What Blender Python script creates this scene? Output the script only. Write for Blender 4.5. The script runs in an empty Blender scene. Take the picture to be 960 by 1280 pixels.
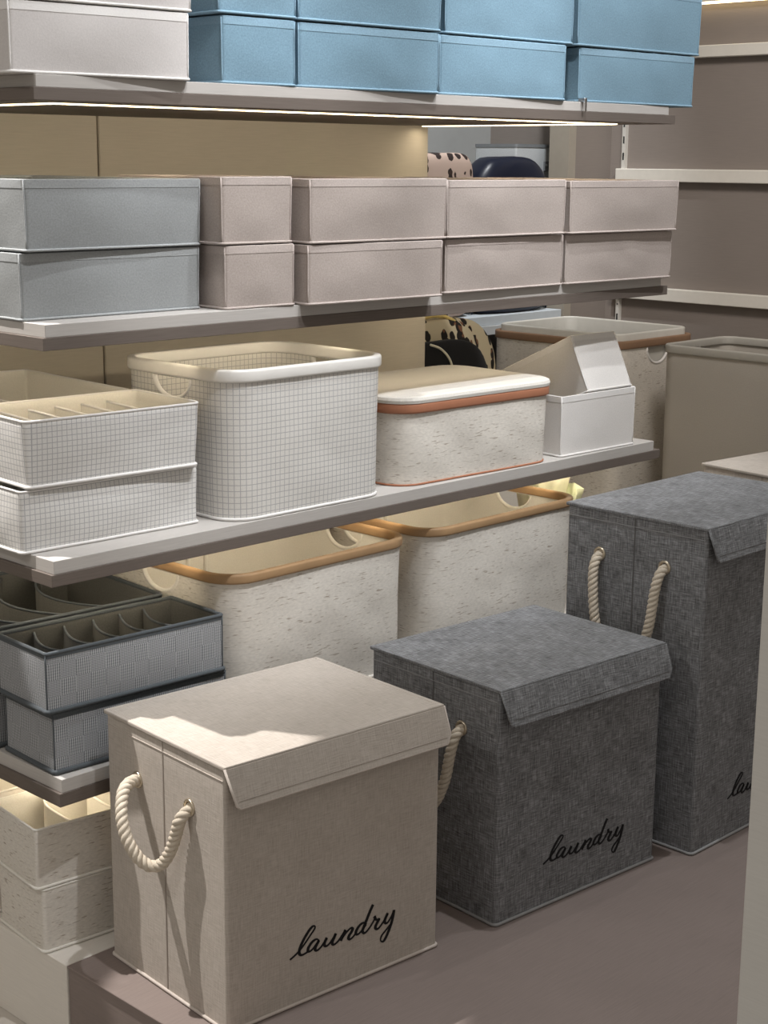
import bpy, bmesh, math, random
from mathutils import Vector, Matrix, noise

# ------------------------------------------------------------------ camera
# units are metres; z = 0 is the top of the display platform, x runs along the shelves, y into them
scene = bpy.context.scene
COL = scene.collection
YAW, PITCH, ROLL, FPX, EYE = math.radians(44.2), math.radians(12.39), math.radians(0.5), 2000.0, 1.212
fw = Vector((math.cos(YAW) * math.cos(PITCH), math.sin(YAW) * math.cos(PITCH), -math.sin(PITCH)))
rt0 = Vector((math.sin(YAW), -math.cos(YAW), 0))
up0 = rt0.cross(fw)
rt = rt0 * math.cos(ROLL) + up0 * math.sin(ROLL)
up = up0 * math.cos(ROLL) - rt0 * math.sin(ROLL)
cd = bpy.data.cameras.new('camera')
cd.sensor_fit = 'VERTICAL'; cd.sensor_height = 36.0; cd.lens = FPX * 36.0 / 1280.0
cd.clip_start = 0.05
cam = bpy.data.objects.new('camera', cd); COL.objects.link(cam)
M = Matrix.Identity(4)
for i in range(3):
    M[i][0], M[i][1], M[i][2] = rt[i], up[i], -fw[i]
M[2][3] = EYE
cam.matrix_world = M
scene.camera = cam

# ------------------------------------------------------------------ light
vs = scene.view_settings
vs.view_transform = 'Standard'; vs.look = 'None'; vs.gamma = 1.0; vs.use_curve_mapping = False
vs.exposure = 0.0
world = bpy.data.worlds.new('shop_ambient'); scene.world = world
world.use_nodes = True
wb = world.node_tree.nodes['Background']
wb.inputs['Color'].default_value = (1.0, 0.94, 0.87, 1); wb.inputs['Strength'].default_value = 0.43

def spot(name, loc, target, watt, angle, blend, size, color):
    l = bpy.data.lights.new(name, 'SPOT'); l.energy = watt; l.spot_size = math.radians(angle)
    l.spot_blend = blend; l.shadow_soft_size = size; l.color = color
    o = bpy.data.objects.new(name, l); COL.objects.link(o); o.location = loc
    o.rotation_euler = (Vector(target) - Vector(loc)).to_track_quat('-Z', 'Y').to_euler()
    return o
spot('ceiling_spot_offscreen', (0.86, 2.70, 2.75), (1.335, 1.76, 0.40), 420, 10, 0.25, 0.012, (1.0, 0.96, 0.92))
spot('ceiling_spot_offscreen', (1.98, 1.42, 2.75), (1.95, 1.75, 0.60), 70, 72, 0.7, 0.022, (0.95, 0.98, 1.0))
spot('ceiling_spot_offscreen', (2.75, 1.10, 2.75), (2.60, 1.70, 0.60), 34, 60, 0.8, 0.03, (0.94, 0.97, 1.0))
spot('ceiling_spot_offscreen', (-0.70, 2.05, 2.75), (1.28, 1.85, 0.60), 42, 46, 0.8, 0.03, (1.0, 0.97, 0.93))
for sx in (1.40, 1.98, 2.56):
    spot('track_spot_offscreen', (sx, 0.84, 2.75), (sx, 1.92, 1.22), 90, 36, 0.5, 0.022, (0.97, 0.98, 1.0))
spot('wall_spot_offscreen', (2.60, 1.30, 2.75), (4.20, 2.35, 1.05), 165, 50, 0.9, 0.25, (1.0, 0.93, 0.87))
spot('wall_spot_offscreen', (3.40, 2.62, 2.75), (3.75, 3.45, 1.10), 120, 56, 0.7, 0.03, (0.95, 0.98, 1.0))

# ------------------------------------------------------------------ materials
MAT = {}
class NT:
    def __init__(self, name, rough=0.85):
        self.m = bpy.data.materials.new(name); self.m.use_nodes = True
        self.t = self.m.node_tree; self.b = self.t.nodes['Principled BSDF']
        self.b.inputs['Roughness'].default_value = rough
        self.b.inputs['Specular IOR Level'].default_value = 0.25
        MAT[name] = self.m
    def n(self, typ, **kw):
        nd = self.t.nodes.new(typ)
        for k, v in kw.items(): setattr(nd, k, v)
        return nd
    def l(self, a, b): self.t.links.new(a, b)
    def coord(self, kind='UV', scale=(1, 1, 1), rot=(0, 0, 0)):
        tc = self.n('ShaderNodeTexCoord'); mp = self.n('ShaderNodeMapping')
        mp.inputs['Scale'].default_value = scale; mp.inputs['Rotation'].default_value = rot
        self.l(tc.outputs[kind], mp.inputs['Vector']); return mp.outputs['Vector']
    def noise(self, vec, scale, detail=2, rough=0.5):
        nd = self.n('ShaderNodeTexNoise'); nd.inputs['Scale'].default_value = scale
        nd.inputs['Detail'].default_value = detail; nd.inputs['Roughness'].default_value = rough
        self.l(vec, nd.inputs['Vector']); return nd.outputs['Fac']
    def math(self, op, a, b=None, c=None):
        nd = self.n('ShaderNodeMath', operation=op)
        for i, v in enumerate((a, b, c)):
            if v is None: continue
            if isinstance(v, (int, float)): nd.inputs[i].default_value = v
            else: self.l(v, nd.inputs[i])
        return nd.outputs[0]
    def ramp(self, fac, stops):
        nd = self.n('ShaderNodeValToRGB'); e = nd.color_ramp.elements
        while len(e) < len(stops): e.new(0.5)
        for el, (p, c) in zip(e, stops): el.position = p; el.color = (*c, 1)
        self.l(fac, nd.inputs['Fac']); return nd.outputs['Color']
    def mix(self, fac, a, b):
        nd = self.n('ShaderNodeMix', data_type='RGBA')
        if isinstance(fac, (int, float)): nd.inputs[0].default_value = fac
        else: self.l(fac, nd.inputs[0])
        for i, v in ((6, a), (7, b)):
            if isinstance(v, tuple): nd.inputs[i].default_value = (*v, 1)
            else: self.l(v, nd.inputs[i])
        return nd.outputs[2]
    def col(self, c):
        if isinstance(c, tuple): self.b.inputs['Base Color'].default_value = (*c, 1)
        else: self.l(c, self.b.inputs['Base Color'])
    def bump(self, h, strength=0.2, dist=0.001, prev=None):
        nd = self.n('ShaderNodeBump'); nd.inputs['Strength'].default_value = strength
        nd.inputs['Distance'].default_value = dist
        self.l(h, nd.inputs['Height'])
        self.l(nd.outputs['Normal'], self.b.inputs['Normal'])
def mul(c, k): return tuple(min(1, x * k) for x in c)

def plain(name, c, rough=0.6, var=0.06, scale=40, bump=0.0, metal=0.0):
    g = NT(name, rough); v = g.coord('Object')
    f = g.noise(v, scale, 4, 0.6)
    g.col(g.ramp(f, [(0.3, mul(c, 1 - var)), (0.7, mul(c, 1 + var))]))
    if bump: g.bump(f, bump, 0.001)
    g.b.inputs['Metallic'].default_value = metal
    return g
def fabric(name, c, var=0.16, bump=0.35, soft=0.06):
    """felt-like non-woven or fine-woven cloth: tiny grain plus faint mottling and creases"""
    g = NT(name, 0.92); v = g.coord('UV')
    a = g.noise(v, 330, 3, 0.7); w = g.noise(v, 9, 3, 0.5)
    f = g.math('ADD', g.math('MULTIPLY', a, 0.75), g.math('MULTIPLY', w, 0.25))
    g.col(g.ramp(f, [(0.32, mul(c, 1 - var)), (0.68, mul(c, 1 + var))]))
    cr = g.noise(g.coord('UV', (1, 1, 1), (0, 0, 0.7)), 14, 2, 0.4)
    g.bump(g.math('ADD', g.math('MULTIPLY', a, 0.12), cr), bump, 0.006)
    g.b.inputs['Sheen Weight'].default_value = soft
    return g
def weave(name, dark, light, mid, s=260, twill=0.0, contrast=0.16):
    """linen heather: threads of two tones crossing"""
    g = NT(name, 0.95)
    h = g.noise(g.coord('UV', (0.07, 1.0, 1)), s * 1.9, 2, 0.65)
    v = g.noise(g.coord('UV', (1.0, 0.07, 1)), s * 1.9, 2, 0.65)
    f = g.math('MULTIPLY', g.math('ADD', h, v), 0.5)
    big = g.noise(g.coord('UV'), 16, 3, 0.5)
    f = g.math('ADD', f, g.math('MULTIPLY', g.math('SUBTRACT', big, 0.5), 0.16))
    g.col(g.ramp(f, [(0.5 - contrast, dark), (0.5, mid), (0.5 + contrast, light)]))
    g.bump(f, 0.5, 0.0012)
    g.b.inputs['Sheen Weight'].default_value = 0.05
    return g
def gridcloth(name, base, line, step, lw):
    g = NT(name, 0.85); v = g.coord('UV', (1 / step, 1 / step, 1))
    warp = g.n('ShaderNodeSeparateXYZ'); g.l(v, warp.inputs[0])
    fs = []
    for k in (0, 1):
        fr = g.math('FRACT', g.math('ADD', warp.outputs[k], 100.0))
        fs.append(g.math('LESS_THAN', fr, lw))
    f = g.math('MAXIMUM', fs[0], fs[1])
    a = g.noise(g.coord('UV'), 500, 2)
    cb = g.ramp(a, [(0.3, mul(base, 0.93)), (0.7, mul(base, 1.04))])
    g.col(g.mix(g.math('MULTIPLY', f, 0.66), cb, line))
    cr = g.noise(g.coord('UV'), 16, 2, 0.4); g.bump(cr, 0.35, 0.006)
    return g
def speckle(name, base, dash, amount=0.36):
    g = NT(name, 0.9)
    d = g.noise(g.coord('UV', (0.22, 1.7, 1)), 210, 2, 0.55)
    lo = g.noise(g.coord('UV', (0.5, 1.0, 1)), 45, 2)
    f = g.math('ADD', d, g.math('MULTIPLY', g.math('SUBTRACT', lo, 0.5), 0.25))
    a = g.noise(g.coord('UV', (0.4, 1, 1)), 320, 2)
    cb = g.ramp(a, [(0.3, mul(base, 0.90)), (0.7, mul(base, 1.06))])
    k = g.ramp(f, [(amount - 0.07, (1, 1, 1)), (amount, (0, 0, 0))])
    g.col(g.mix(k, cb, dash))
    cr = g.noise(g.coord('UV'), 11, 2, 0.4); g.bump(cr, 0.5, 0.008)
    return g
def blockprint(name, base, light):
    """small blocks of fine stripes alternating with blocks of dots"""
    g = NT(name, 0.9); v = g.coord('UV')
    s = g.n('ShaderNodeSeparateXYZ'); g.l(v, s.inputs[0])
    u, w = s.outputs[0], s.outputs[1]
    def wave(x, p): return g.math('SINE', g.math('MULTIPLY', x, 2 * math.pi / p))
    stripes = g.math('MULTIPLY', g.math('ADD', wave(u, 0.0036), g.math('MULTIPLY', wave(w, 0.0045), 0.35)), 0.7)
    dots = g.math('MULTIPLY', wave(g.math('ADD', u, w), 0.0052), wave(g.math('SUBTRACT', u, w), 0.0052))
    ck = g.n('ShaderNodeTexChecker'); ck.inputs['Scale'].default_value = 1 / 0.026; g.l(v, ck.inputs['Vector'])
    p = g.n('ShaderNodeMix', data_type='FLOAT')
    g.l(ck.outputs['Fac'], p.inputs[0]); g.l(stripes, p.inputs[2]); g.l(dots, p.inputs[3])
    f = g.math('MULTIPLY_ADD', p.outputs[0], 0.5, 0.5)
    g.col(g.ramp(f, [(0.25, base), (0.75, light)]))
    g.bump(f, 0.15, 0.0006)
    return g
def leopard(name, base, spot_c, brown):
    g = NT(name, 0.8); v = g.coord('Object', (1, 1, 0.8))
    n1 = g.noise(v, 34, 2, 0.5); n2 = g.noise(v, 46, 1, 0.5)
    vo = g.n('ShaderNodeTexVoronoi'); vo.inputs['Scale'].default_value = 34; g.l(v, vo.inputs['Vector'])
    d = g.math('ADD', vo.outputs['Distance'], g.math('MULTIPLY', g.math('SUBTRACT', n1, 0.5), 0.7))
    k = g.ramp(d, [(0.40, (1, 1, 1)), (0.43, (0, 0, 0))])
    k2 = g.ramp(n2, [(0.60, (0, 0, 0)), (0.63, (1, 1, 1))])
    g.col(g.mix(k, base, g.mix(k2, spot_c, brown)))
    return g
def emit(name, c, s):
    g = NT(name); g.b.inputs['Emission Color'].default_value = (*c, 1); g.b.inputs['Emission Strength'].default_value = s
    g.col((0.9, 0.9, 0.85)); return g
def brushed(name, c, rough=0.7, sc=(1, 1, 1), var=0.08, rot=0.6):
    """laminate with a faint diagonal cross-hatch"""
    g = NT(name, rough)
    a = g.noise(g.coord('UV', (12, 260, 1), (0, 0, rot)), 1.6, 3)
    b = g.noise(g.coord('UV', (12, 260, 1), (0, 0, rot + 1.57)), 1.6, 3)
    w = g.noise(g.coord('UV'), 5, 3)
    f = g.math('MULTIPLY', g.math('ADD', g.math('ADD', a, b), w), 0.3333)
    g.col(g.ramp(f, [(0.35, mul(c, 1 - var)), (0.65, mul(c, 1 + var))]))
    g.bump(f, 0.12, 0.001)
    return g

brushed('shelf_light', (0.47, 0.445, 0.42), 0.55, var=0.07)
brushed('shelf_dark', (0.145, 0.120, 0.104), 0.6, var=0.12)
brushed('spine', (0.54, 0.49, 0.41), 0.75, var=0.06)
brushed('platform', (0.235, 0.190, 0.172), 0.6, var=0.09, rot=0.2)
brushed('wall', (0.245, 0.212, 0.190), 0.9, var=0.05)
brushed('column', (0.66, 0.645, 0.61), 0.6, var=0.05)
brushed('base_light', (0.72, 0.68, 0.62), 0.6, var=0.05)
plain('floor', (0.55, 0.51, 0.46), 0.5, 0.05, 6)
plain('rail', (0.70, 0.67, 0.61), 0.45, 0.03)
plain('strip_light', (0.34, 0.305, 0.255), 0.6, 0.03)
plain('standard', (0.58, 0.56, 0.52), 0.4, 0.03)
plain('slot', (0.03, 0.03, 0.03), 0.8)
plain('rack_board', (0.55, 0.60, 0.64), 0.5, 0.03)
plain('rack_back', (0.38, 0.38, 0.37), 0.8, 0.05, 8)
emit('led', (1.0, 0.80, 0.48), 5.0)
weave('beige_linen', (0.36, 0.315, 0.275), (0.54, 0.49, 0.44), (0.46, 0.41, 0.36), 300, contrast=0.2)
weave('gray_linen', (0.055, 0.053, 0.053), (0.36, 0.367, 0.38), (0.178, 0.18, 0.186), 300, contrast=0.18)
plain('beige_trim', (0.56, 0.50, 0.45), 0.8)
plain('gray_trim', (0.30, 0.30, 0.30), 0.8)
plain('dark_seam', (0.115, 0.110, 0.108), 0.9)
plain('beige_seam', (0.32, 0.28, 0.245), 0.9)
plain('ink', (0.008, 0.008, 0.009), 0.6)
plain('rope', (0.585, 0.515, 0.42), 0.9, 0.08, 300, 0.3)
plain('brass', (0.62, 0.54, 0.42), 0.3, 0.03, 40, 0, 1.0)
fabric('white_felt', (0.56, 0.53, 0.515), 0.08)
fabric('blue_felt', (0.18, 0.29, 0.37), 0.2)
fabric('blue_trim', (0.22, 0.34, 0.43))
fabric('gray_felt', (0.285, 0.297, 0.30))
fabric('gray_felt_trim', (0.34, 0.355, 0.36))
fabric('pink_felt', (0.40, 0.345, 0.315))
fabric('pink_trim', (0.45, 0.39, 0.36))
fabric('white_cloth', (0.68, 0.655, 0.63), 0.07)
fabric('white_trim', (0.72, 0.70, 0.68), 0.04)
fabric('cream_lining', (0.74, 0.71, 0.65), 0.06)
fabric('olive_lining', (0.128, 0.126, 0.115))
fabric('slate_trim', (0.080, 0.090, 0.098))
gridcloth('grid_cloth', (0.67, 0.655, 0.63), (0.27, 0.27, 0.29), 0.0083, 0.13)
gridcloth('grid_basket', (0.67, 0.65, 0.615), (0.27, 0.27, 0.29), 0.0098, 0.12)
plain('white_plastic', (0.74, 0.72, 0.685), 0.35, 0.02)
speckle('speckle_cloth', (0.685, 0.645, 0.585), (0.38, 0.325, 0.27), 0.385)
plain('wood_rim', (0.37, 0.235, 0.125), 0.45, 0.06, 30)
plain('tan_rim', (0.40, 0.265, 0.175), 0.45, 0.05, 30)
plain('terracotta', (0.38, 0.165, 0.095), 0.45, 0.04)
plain('brown_rim', (0.26, 0.16, 0.10), 0.5, 0.05)
fabric('lid_cloth', (0.66, 0.63, 0.58), 0.08)
blockprint('block_print', (0.145, 0.152, 0.16), (0.42, 0.43, 0.445))
fabric('gray_canvas', (0.42, 0.39, 0.35), 0.06)
plain('gray_plastic', (0.40, 0.385, 0.35), 0.45, 0.03)
plain('pale_plastic', (0.60, 0.585, 0.54), 0.4, 0.03)
leopard('leopard_cream', (0.62, 0.53, 0.36), (0.022, 0.018, 0.016), (0.20, 0.09, 0.05))
leopard('leopard_pink', (0.50, 0.38, 0.32), (0.03, 0.02, 0.018), (0.05, 0.03, 0.025))
plain('gold_zip', (0.75, 0.56, 0.20), 0.5, 0.05)
fabric('black_nylon', (0.012, 0.012, 0.013), 0.2)
NT('navy_satin', 0.35).col((0.010, 0.013, 0.026))
fabric('crate_cloth', (0.52, 0.54, 0.55), 0.10)
plain('label_gray', (0.22, 0.23, 0.24), 0.5)
fabric('green_tissue', (0.66, 0.70, 0.50), 0.06)
fabric('cream_tissue', (0.78, 0.75, 0.60), 0.06)
plain('zip_metal', (0.7, 0.7, 0.7), 0.3, 0.02, 40, 0, 1.0)

# ------------------------------------------------------------------ mesh helpers
def mesh_obj(name, bm, mat, parent=None, smooth=False, uv=True):
    if uv: boxuv(bm)
    bm.normal_update()
    me = bpy.data.meshes.new(name); bm.to_mesh(me); bm.free()
    for m in (mat if isinstance(mat, (list, tuple)) else [mat]): me.materials.append(MAT[m])
    if smooth:
        for p in me.polygons: p.use_smooth = True
    o = bpy.data.objects.new(name, me); COL.objects.link(o)
    if parent: o.parent = parent
    return o
def boxuv(bm):
    uvl = bm.loops.layers.uv.verify(); bm.normal_update()
    for f in bm.faces:
        n = f.normal; a = max(range(3), key=lambda k: abs(n[k]))
        i, j = ((1, 2), (0, 2), (0, 1))[a]
        for lp in f.loops: lp[uvl].uv = (lp.vert.co[i], lp.vert.co[j])
def tag(o, label, cat, group=None):
    o['label'] = label; o['category'] = cat
    if group: o['group'] = group
    return o
def thing(name, label, cat, loc=(0, 0, 0), rz=0.0, group=None):
    o = bpy.data.objects.new(name, None); COL.objects.link(o); o.empty_display_size = 0.05
    o.location = loc; o.rotation_euler = (0, 0, math.radians(rz))
    return tag(o, label, cat, group)
def struct(o): o['kind'] = 'structure'; return o

def add_box(bm, x0, x1, y0, y1, z0, z1, bev=0.0, seg=1):
    b = bmesh.new(); bmesh.ops.create_cube(b, size=1)
    for v in b.verts:
        v.co = Vector((x0 + (v.co.x + .5) * (x1 - x0), y0 + (v.co.y + .5) * (y1 - y0), z0 + (v.co.z + .5) * (z1 - z0)))
    if bev: bmesh.ops.bevel(b, geom=list(b.edges), offset=bev, segments=seg, affect='EDGES', profile=0.5)
    join(bm, b)
def join(bm, b):
    b.verts.index_update(); vs_ = [bm.verts.new(v.co) for v in b.verts]
    for f in b.faces: bm.faces.new([vs_[v.index] for v in f.verts])
    b.free()
def box(name, x0, x1, y0, y1, z0, z1, mat, parent=None, bev=0.0, seg=1):
    bm = bmesh.new(); add_box(bm, x0, x1, y0, y1, z0, z1, bev, seg)
    return mesh_obj(name, bm, mat, parent)
def add_tube(bm, pts, r, closed=False, sides=6):
    pts = [Vector(p) for p in pts]; n = len(pts); rings = []
    nrm = None
    for i in range(n):
        a = pts[(i - 1) % n] if (closed or i > 0) else pts[0]
        b = pts[(i + 1) % n] if (closed or i < n - 1) else pts[-1]
        t = (b - a).normalized()
        if nrm is None:
            nrm = t.cross(Vector((0.13, 0.21, 0.97)))
            if nrm.length < 1e-4: nrm = t.cross(Vector((1, 0, 0)))
        nrm = (nrm - t * nrm.dot(t)).normalized(); bi = t.cross(nrm)
        rr = r[i] if isinstance(r, (list, tuple)) else r
        rings.append([bm.verts.new(pts[i] + (nrm * math.cos(2 * math.pi * k / sides) + bi * math.sin(2 * math.pi * k / sides)) * rr) for k in range(sides)])
    for i in range(n if closed else n - 1):
        A, B = rings[i], rings[(i + 1) % n]
        for k in range(sides): bm.faces.new((A[k], A[(k + 1) % sides], B[(k + 1) % sides], B[k]))
    if not closed:
        bm.faces.new(list(reversed(rings[0]))); bm.faces.new(rings[-1])
def tube(name, pts, r, mat, parent, closed=False, sides=6):
    bm = bmesh.new(); add_tube(bm, pts, r, closed, sides)
    return mesh_obj(name, bm, mat, parent, True)
def catmull(P, n=6):
    P = [Vector(p) for p in P]; out = []
    for i in range(len(P) - 1):
        p0 = P[max(i - 1, 0)]; p1 = P[i]; p2 = P[i + 1]; p3 = P[min(i + 2, len(P) - 1)]
        for k in range(n):
            t = k / n
            out.append(0.5 * ((2 * p1) + (p2 - p0) * t + (2 * p0 - 5 * p1 + 4 * p2 - p3) * t * t + (3 * p1 - p0 - 3 * p2 + p3) * t ** 3))
    out.append(P[-1]); return out

def rrect(w, d, r, ns, nc):
    """points of a rounded rectangle, counter-clockwise from the front-left corner: (x, y, nx, ny, side weight 0..1)"""
    out = []
    cs = [(-w / 2 + r, -d / 2 + r, math.pi), (w / 2 - r, -d / 2 + r, 1.5 * math.pi), (w / 2 - r, d / 2 - r, 0), (-w / 2 + r, d / 2 - r, .5 * math.pi)]
    L = [w - 2 * r, d - 2 * r] * 2
    for k in range(4):
        cx, cy, a0 = cs[k]
        for j in range(nc + 1):
            a = a0 + j / nc * math.pi / 2
            out.append((cx + r * math.cos(a), cy + r * math.sin(a), math.cos(a), math.sin(a), 0.0))
        a = a0 + math.pi / 2; tx, ty = -math.sin(a), math.cos(a)
        x0, y0 = cx + r * math.cos(a), cy + r * math.sin(a)
        for j in range(1, ns):
            u = j / ns
            out.append((x0 + tx * u * L[k], y0 + ty * u * L[k], math.cos(a), math.sin(a), math.sin(math.pi * u)))
    return out

class Shell:
    """soft open box: rounded-rectangle walls with a little bulge, sag and wrinkle"""
    def __init__(s, w, d, h, r=0.005, t=0.004, tp=0.002, bulge=0.003, wr=0.0015, sag=0.0, ns=14, nc=3, nv=9, seed=0, freq=9.0):
        s.__dict__.update(locals()); s.P = rrect(w, d, r, ns, nc); s.N = len(s.P)
        s.off = Vector((seed * 7.31, seed * 3.17, seed * 1.73))
        s.acc = [0.0]
        for i in range(s.N):
            a, b = s.P[i], s.P[(i + 1) % s.N]; s.acc.append(s.acc[-1] + math.hypot(b[0] - a[0], b[1] - a[1]))
    def pt(s, i, v, off=0.0):
        x, y, nx, ny, k = s.P[i % s.N]
        env = math.sin(math.pi * min(max(v, 0), 1))
        q = Vector((x, y, v * s.h)) * s.freq + s.off
        q = Vector((q.x + q.z * 0.6, q.y - q.z * 0.5, q.z))
        o = s.tp * v + s.bulge * k * env + s.wr * (noise.noise(q) + 0.5 * noise.noise(q * 2.3)) * (0.25 + 0.75 * env) * (0.35 + 0.65 * k) + off
        z = v * s.h - s.sag * k * v * v * (1 + 0.6 * noise.noise(Vector((x * 6, y * 6, 0)) + s.off))
        return Vector((x + nx * o, y + ny * o, z))
    def build(s, name, mats, parent, cut=None):
        bm = bmesh.new(); uvl = bm.loops.layers.uv.verify(); N = s.N
        vv = [j / s.nv for j in range(s.nv + 1)]
        out = [[bm.verts.new(s.pt(i, v)) for i in range(N)] for v in vv]
        vi = [s.t / s.h + (1 - s.t / s.h) * j / s.nv for j in range(s.nv + 1)]
        inn = [[bm.verts.new(s.pt(i, v, -s.t)) for i in range(N)] for v in vi]
        def quad(a, b, c, d_, us, m):
            f = bm.faces.new((a, b, c, d_)); f.smooth = True; f.material_index = m
            for lp, uv in zip(f.loops, us): lp[uvl].uv = uv
        for j in range(s.nv):
            for i in range(N):
                k = (i + 1) % N; u0, u1 = s.acc[i], s.acc[i + 1]
                z0, z1 = vv[j] * s.h, vv[j + 1] * s.h
                quad(out[j][i], out[j][k], out[j + 1][k], out[j + 1][i], ((u0, z0), (u1, z0), (u1, z1), (u0, z1)), 0)
                z0, z1 = vi[j] * s.h, vi[j + 1] * s.h
                quad(inn[j][k], inn[j][i], inn[j + 1][i], inn[j + 1][k], ((u1, z0), (u0, z0), (u0, z1), (u1, z1)), 1)
        for i in range(N):
            k = (i + 1) % N; u0, u1 = s.acc[i], s.acc[i + 1]
            quad(out[-1][i], out[-1][k], inn[-1][k], inn[-1][i], ((u0, s.h), (u1, s.h), (u1, s.h + s.t), (u0, s.h + s.t)), 0)
        f = bm.faces.new(list(reversed(out[0])))
        g = bm.faces.new(inn[0]); g.material_index = 1
        for ff in (f, g):
            for lp in ff.loops: lp[uvl].uv = (lp.vert.co.x, lp.vert.co.y)
        o = mesh_obj(name, bm, mats, None, uv=False)
        if cut:
            o = boolean(o, cut)
        wn = o.modifiers.new('weighted', 'WEIGHTED_NORMAL'); wn.mode = 'FACE_AREA'; wn.weight = 90; wn.keep_sharp = True
        o.parent = parent
        return o
    def ring(s, v, off=0.0, dz=0.0):
        return [s.pt(i, v, off) + Vector((0, 0, dz)) for i in range(s.N)]
    def band(s, name, v0, v1, off, mat, parent, prof=None):
        """a strip that follows the wall between two heights, proud by off"""
        bm = bmesh.new(); uvl = bm.loops.layers.uv.verify()
        R = [s.ring(v0, -0.0005), s.ring(v0, off), s.ring(v1, off), s.ring(v1, -s.t - off), s.ring(v1 - 0.03, -s.t - off)]
        V = [[bm.verts.new(p) for p in r_] for r_ in R]
        for j in range(len(V) - 1):
            for i in range(s.N):
                k = (i + 1) % s.N
                f = bm.faces.new((V[j][i], V[j][k], V[j + 1][k], V[j + 1][i]))
        return mesh_obj(name, bm, mat, parent)
def boolean(o, cutter):
    md = o.modifiers.new('cut', 'BOOLEAN'); md.operation = 'DIFFERENCE'; md.object = cutter; md.solver = 'EXACT'
    dg = bpy.context.evaluated_depsgraph_get()
    me = bpy.data.meshes.new_from_object(o.evaluated_get(dg))
    old = o.data; o.modifiers.clear(); o.data = me; me.name = old.name + '_cut'
    bpy.data.meshes.remove(old)
    cm = cutter.data; bpy.data.objects.remove(cutter); bpy.data.meshes.remove(cm)
    return o
def half_ellipse(w, h, n=14):
    return [(w / 2 * math.cos(math.pi + math.pi * k / n), h * math.sin(math.pi + math.pi * k / n)) for k in range(n + 1)]
def sweep_rim(name, w, d, r, z0, z1, o0, o1, mat, parent, rnd=0.004, nc=8):
    """closed rim of rounded-rectangle section following a rounded rectangle"""
    P = rrect(w, d, r, 6, nc); prof = []
    for cx, cz, a0 in ((o1 - rnd, z1 - rnd, 0), (o0 + rnd, z1 - rnd, .5), (o0 + rnd, z0 + rnd, 1.), (o1 - rnd, z0 + rnd, 1.5)):
        for k in range(4):
            a = (a0 + k / 6) * math.pi; prof.append((cx + rnd * math.cos(a), cz + rnd * math.sin(a)))
    bm = bmesh.new(); V = [[bm.verts.new((x + nx * o, y + ny * o, z)) for o, z in prof] for x, y, nx, ny, k in P]
    n = len(V); m = len(prof)
    for i in range(n):
        for j in range(m):
            bm.faces.new((V[i][j], V[(i + 1) % n][j], V[(i + 1) % n][(j + 1) % m], V[i][(j + 1) % m]))
    bmesh.ops.recalc_face_normals(bm, faces=list(bm.faces))
    return mesh_obj(name, bm, mat, parent, True)
def root_at(fit):
    x, y, r, w, d, h, tp, z = fit; a = math.radians(r)
    return (x + math.cos(a) * w / 2 - math.sin(a) * d / 2, y + math.sin(a) * w / 2 + math.cos(a) * d / 2, z)

# ------------------------------------------------------------------ the setting
FLOOR = -0.148
X0, XR, Y0, YB = 1.277, 2.807, 1.914, 2.55          # shelving unit: left, right, front, spine
struct(box('floor', -2.5, 4.3, -2.5, 3.7, FLOOR - 0.05, FLOOR, 'floor'))
struct(box('wall_right', 4.20, 4.30, -2.5, 3.7, FLOOR, 2.9, 'wall'))
struct(box('wall_back', -2.5, 4.20, 3.60, 3.70, FLOOR, 2.9, 'rack_back'))
struct(box('trim_1', 4.00, 4.20, 3.10, 3.16, FLOOR, 2.9, 'wall'))
struct(box('trim_2', 3.965, 4.00, 3.085, 3.16, FLOOR, 2.9, 'strip_light'))
struct(box('trim_3', 3.24, 4.20, 0.6, 3.04, FLOOR, 0.13, 'base_light', bev=0.003))

# wall rails on slotted standards
sl = thing('slotted_standard', 'slim white slotted upright strip fixed to the taupe wall', 'wall strip', (4.2, 3.042, 0.3))
bm = bmesh.new(); add_box(bm, -0.014, 0.0, -0.0065, 0.0065, 0, 2.0)
mesh_obj('strip', bm, 'standard', sl)
for k in range(40):
    bm = bmesh.new(); z = 0.02 + k * 0.05
    add_box(bm, -0.0146, -0.006, -0.0028, 0.0028, z, z + 0.022)
    mesh_obj('slot', bm, 'slot', sl)
RAILS = [(0.793, 0.832, 'pale metal wall rail level with the middle shelf, lowest of the wall rails'),
         (1.155, 1.194, 'pale metal wall rail whose end shows just above the pink boxes'),
         (1.518, 1.553, 'pale metal wall rail beside the blue boxes, above the taupe panel'),
         (1.676, 1.712, 'topmost pale wall rail with a warm light strip under it')]
for z0, z1, lab in RAILS:
    t = thing('wall_rail', lab, 'rail', (4.2, 3.062, z0), 0, 'rails on the taupe wall')
    bm = bmesh.new(); add_box(bm, -0.026, 0.0, -2.4, 0.0, 0, z1 - z0, 0.002); mesh_obj('bar', bm, 'rail', t)
    for yy in (-0.02, -0.9, -1.8):
        bm = bmesh.new()
        vs_ = [bm.verts.new(c) for c in ((-0.024, yy - .003, 0.001), (0, yy - .003, 0.001), (0, yy - .003, -0.05), (-0.024, yy + .003, 0.001), (0, yy + .003, 0.001), (0, yy + .003, -0.05))]
        for f in ((0, 1, 2), (5, 4, 3), (0, 3, 4, 1), (1, 4, 5, 2), (2, 5, 3, 0)): bm.faces.new([vs_[i] for i in f])
        mesh_obj('bracket', bm, 'standard', t)
    if z0 > 1.6:
        bm = bmesh.new(); add_box(bm, -0.024, -0.014, -2.3, -0.05, -0.006, 0.001); mesh_obj('light_strip', bm, 'led', t)

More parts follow.
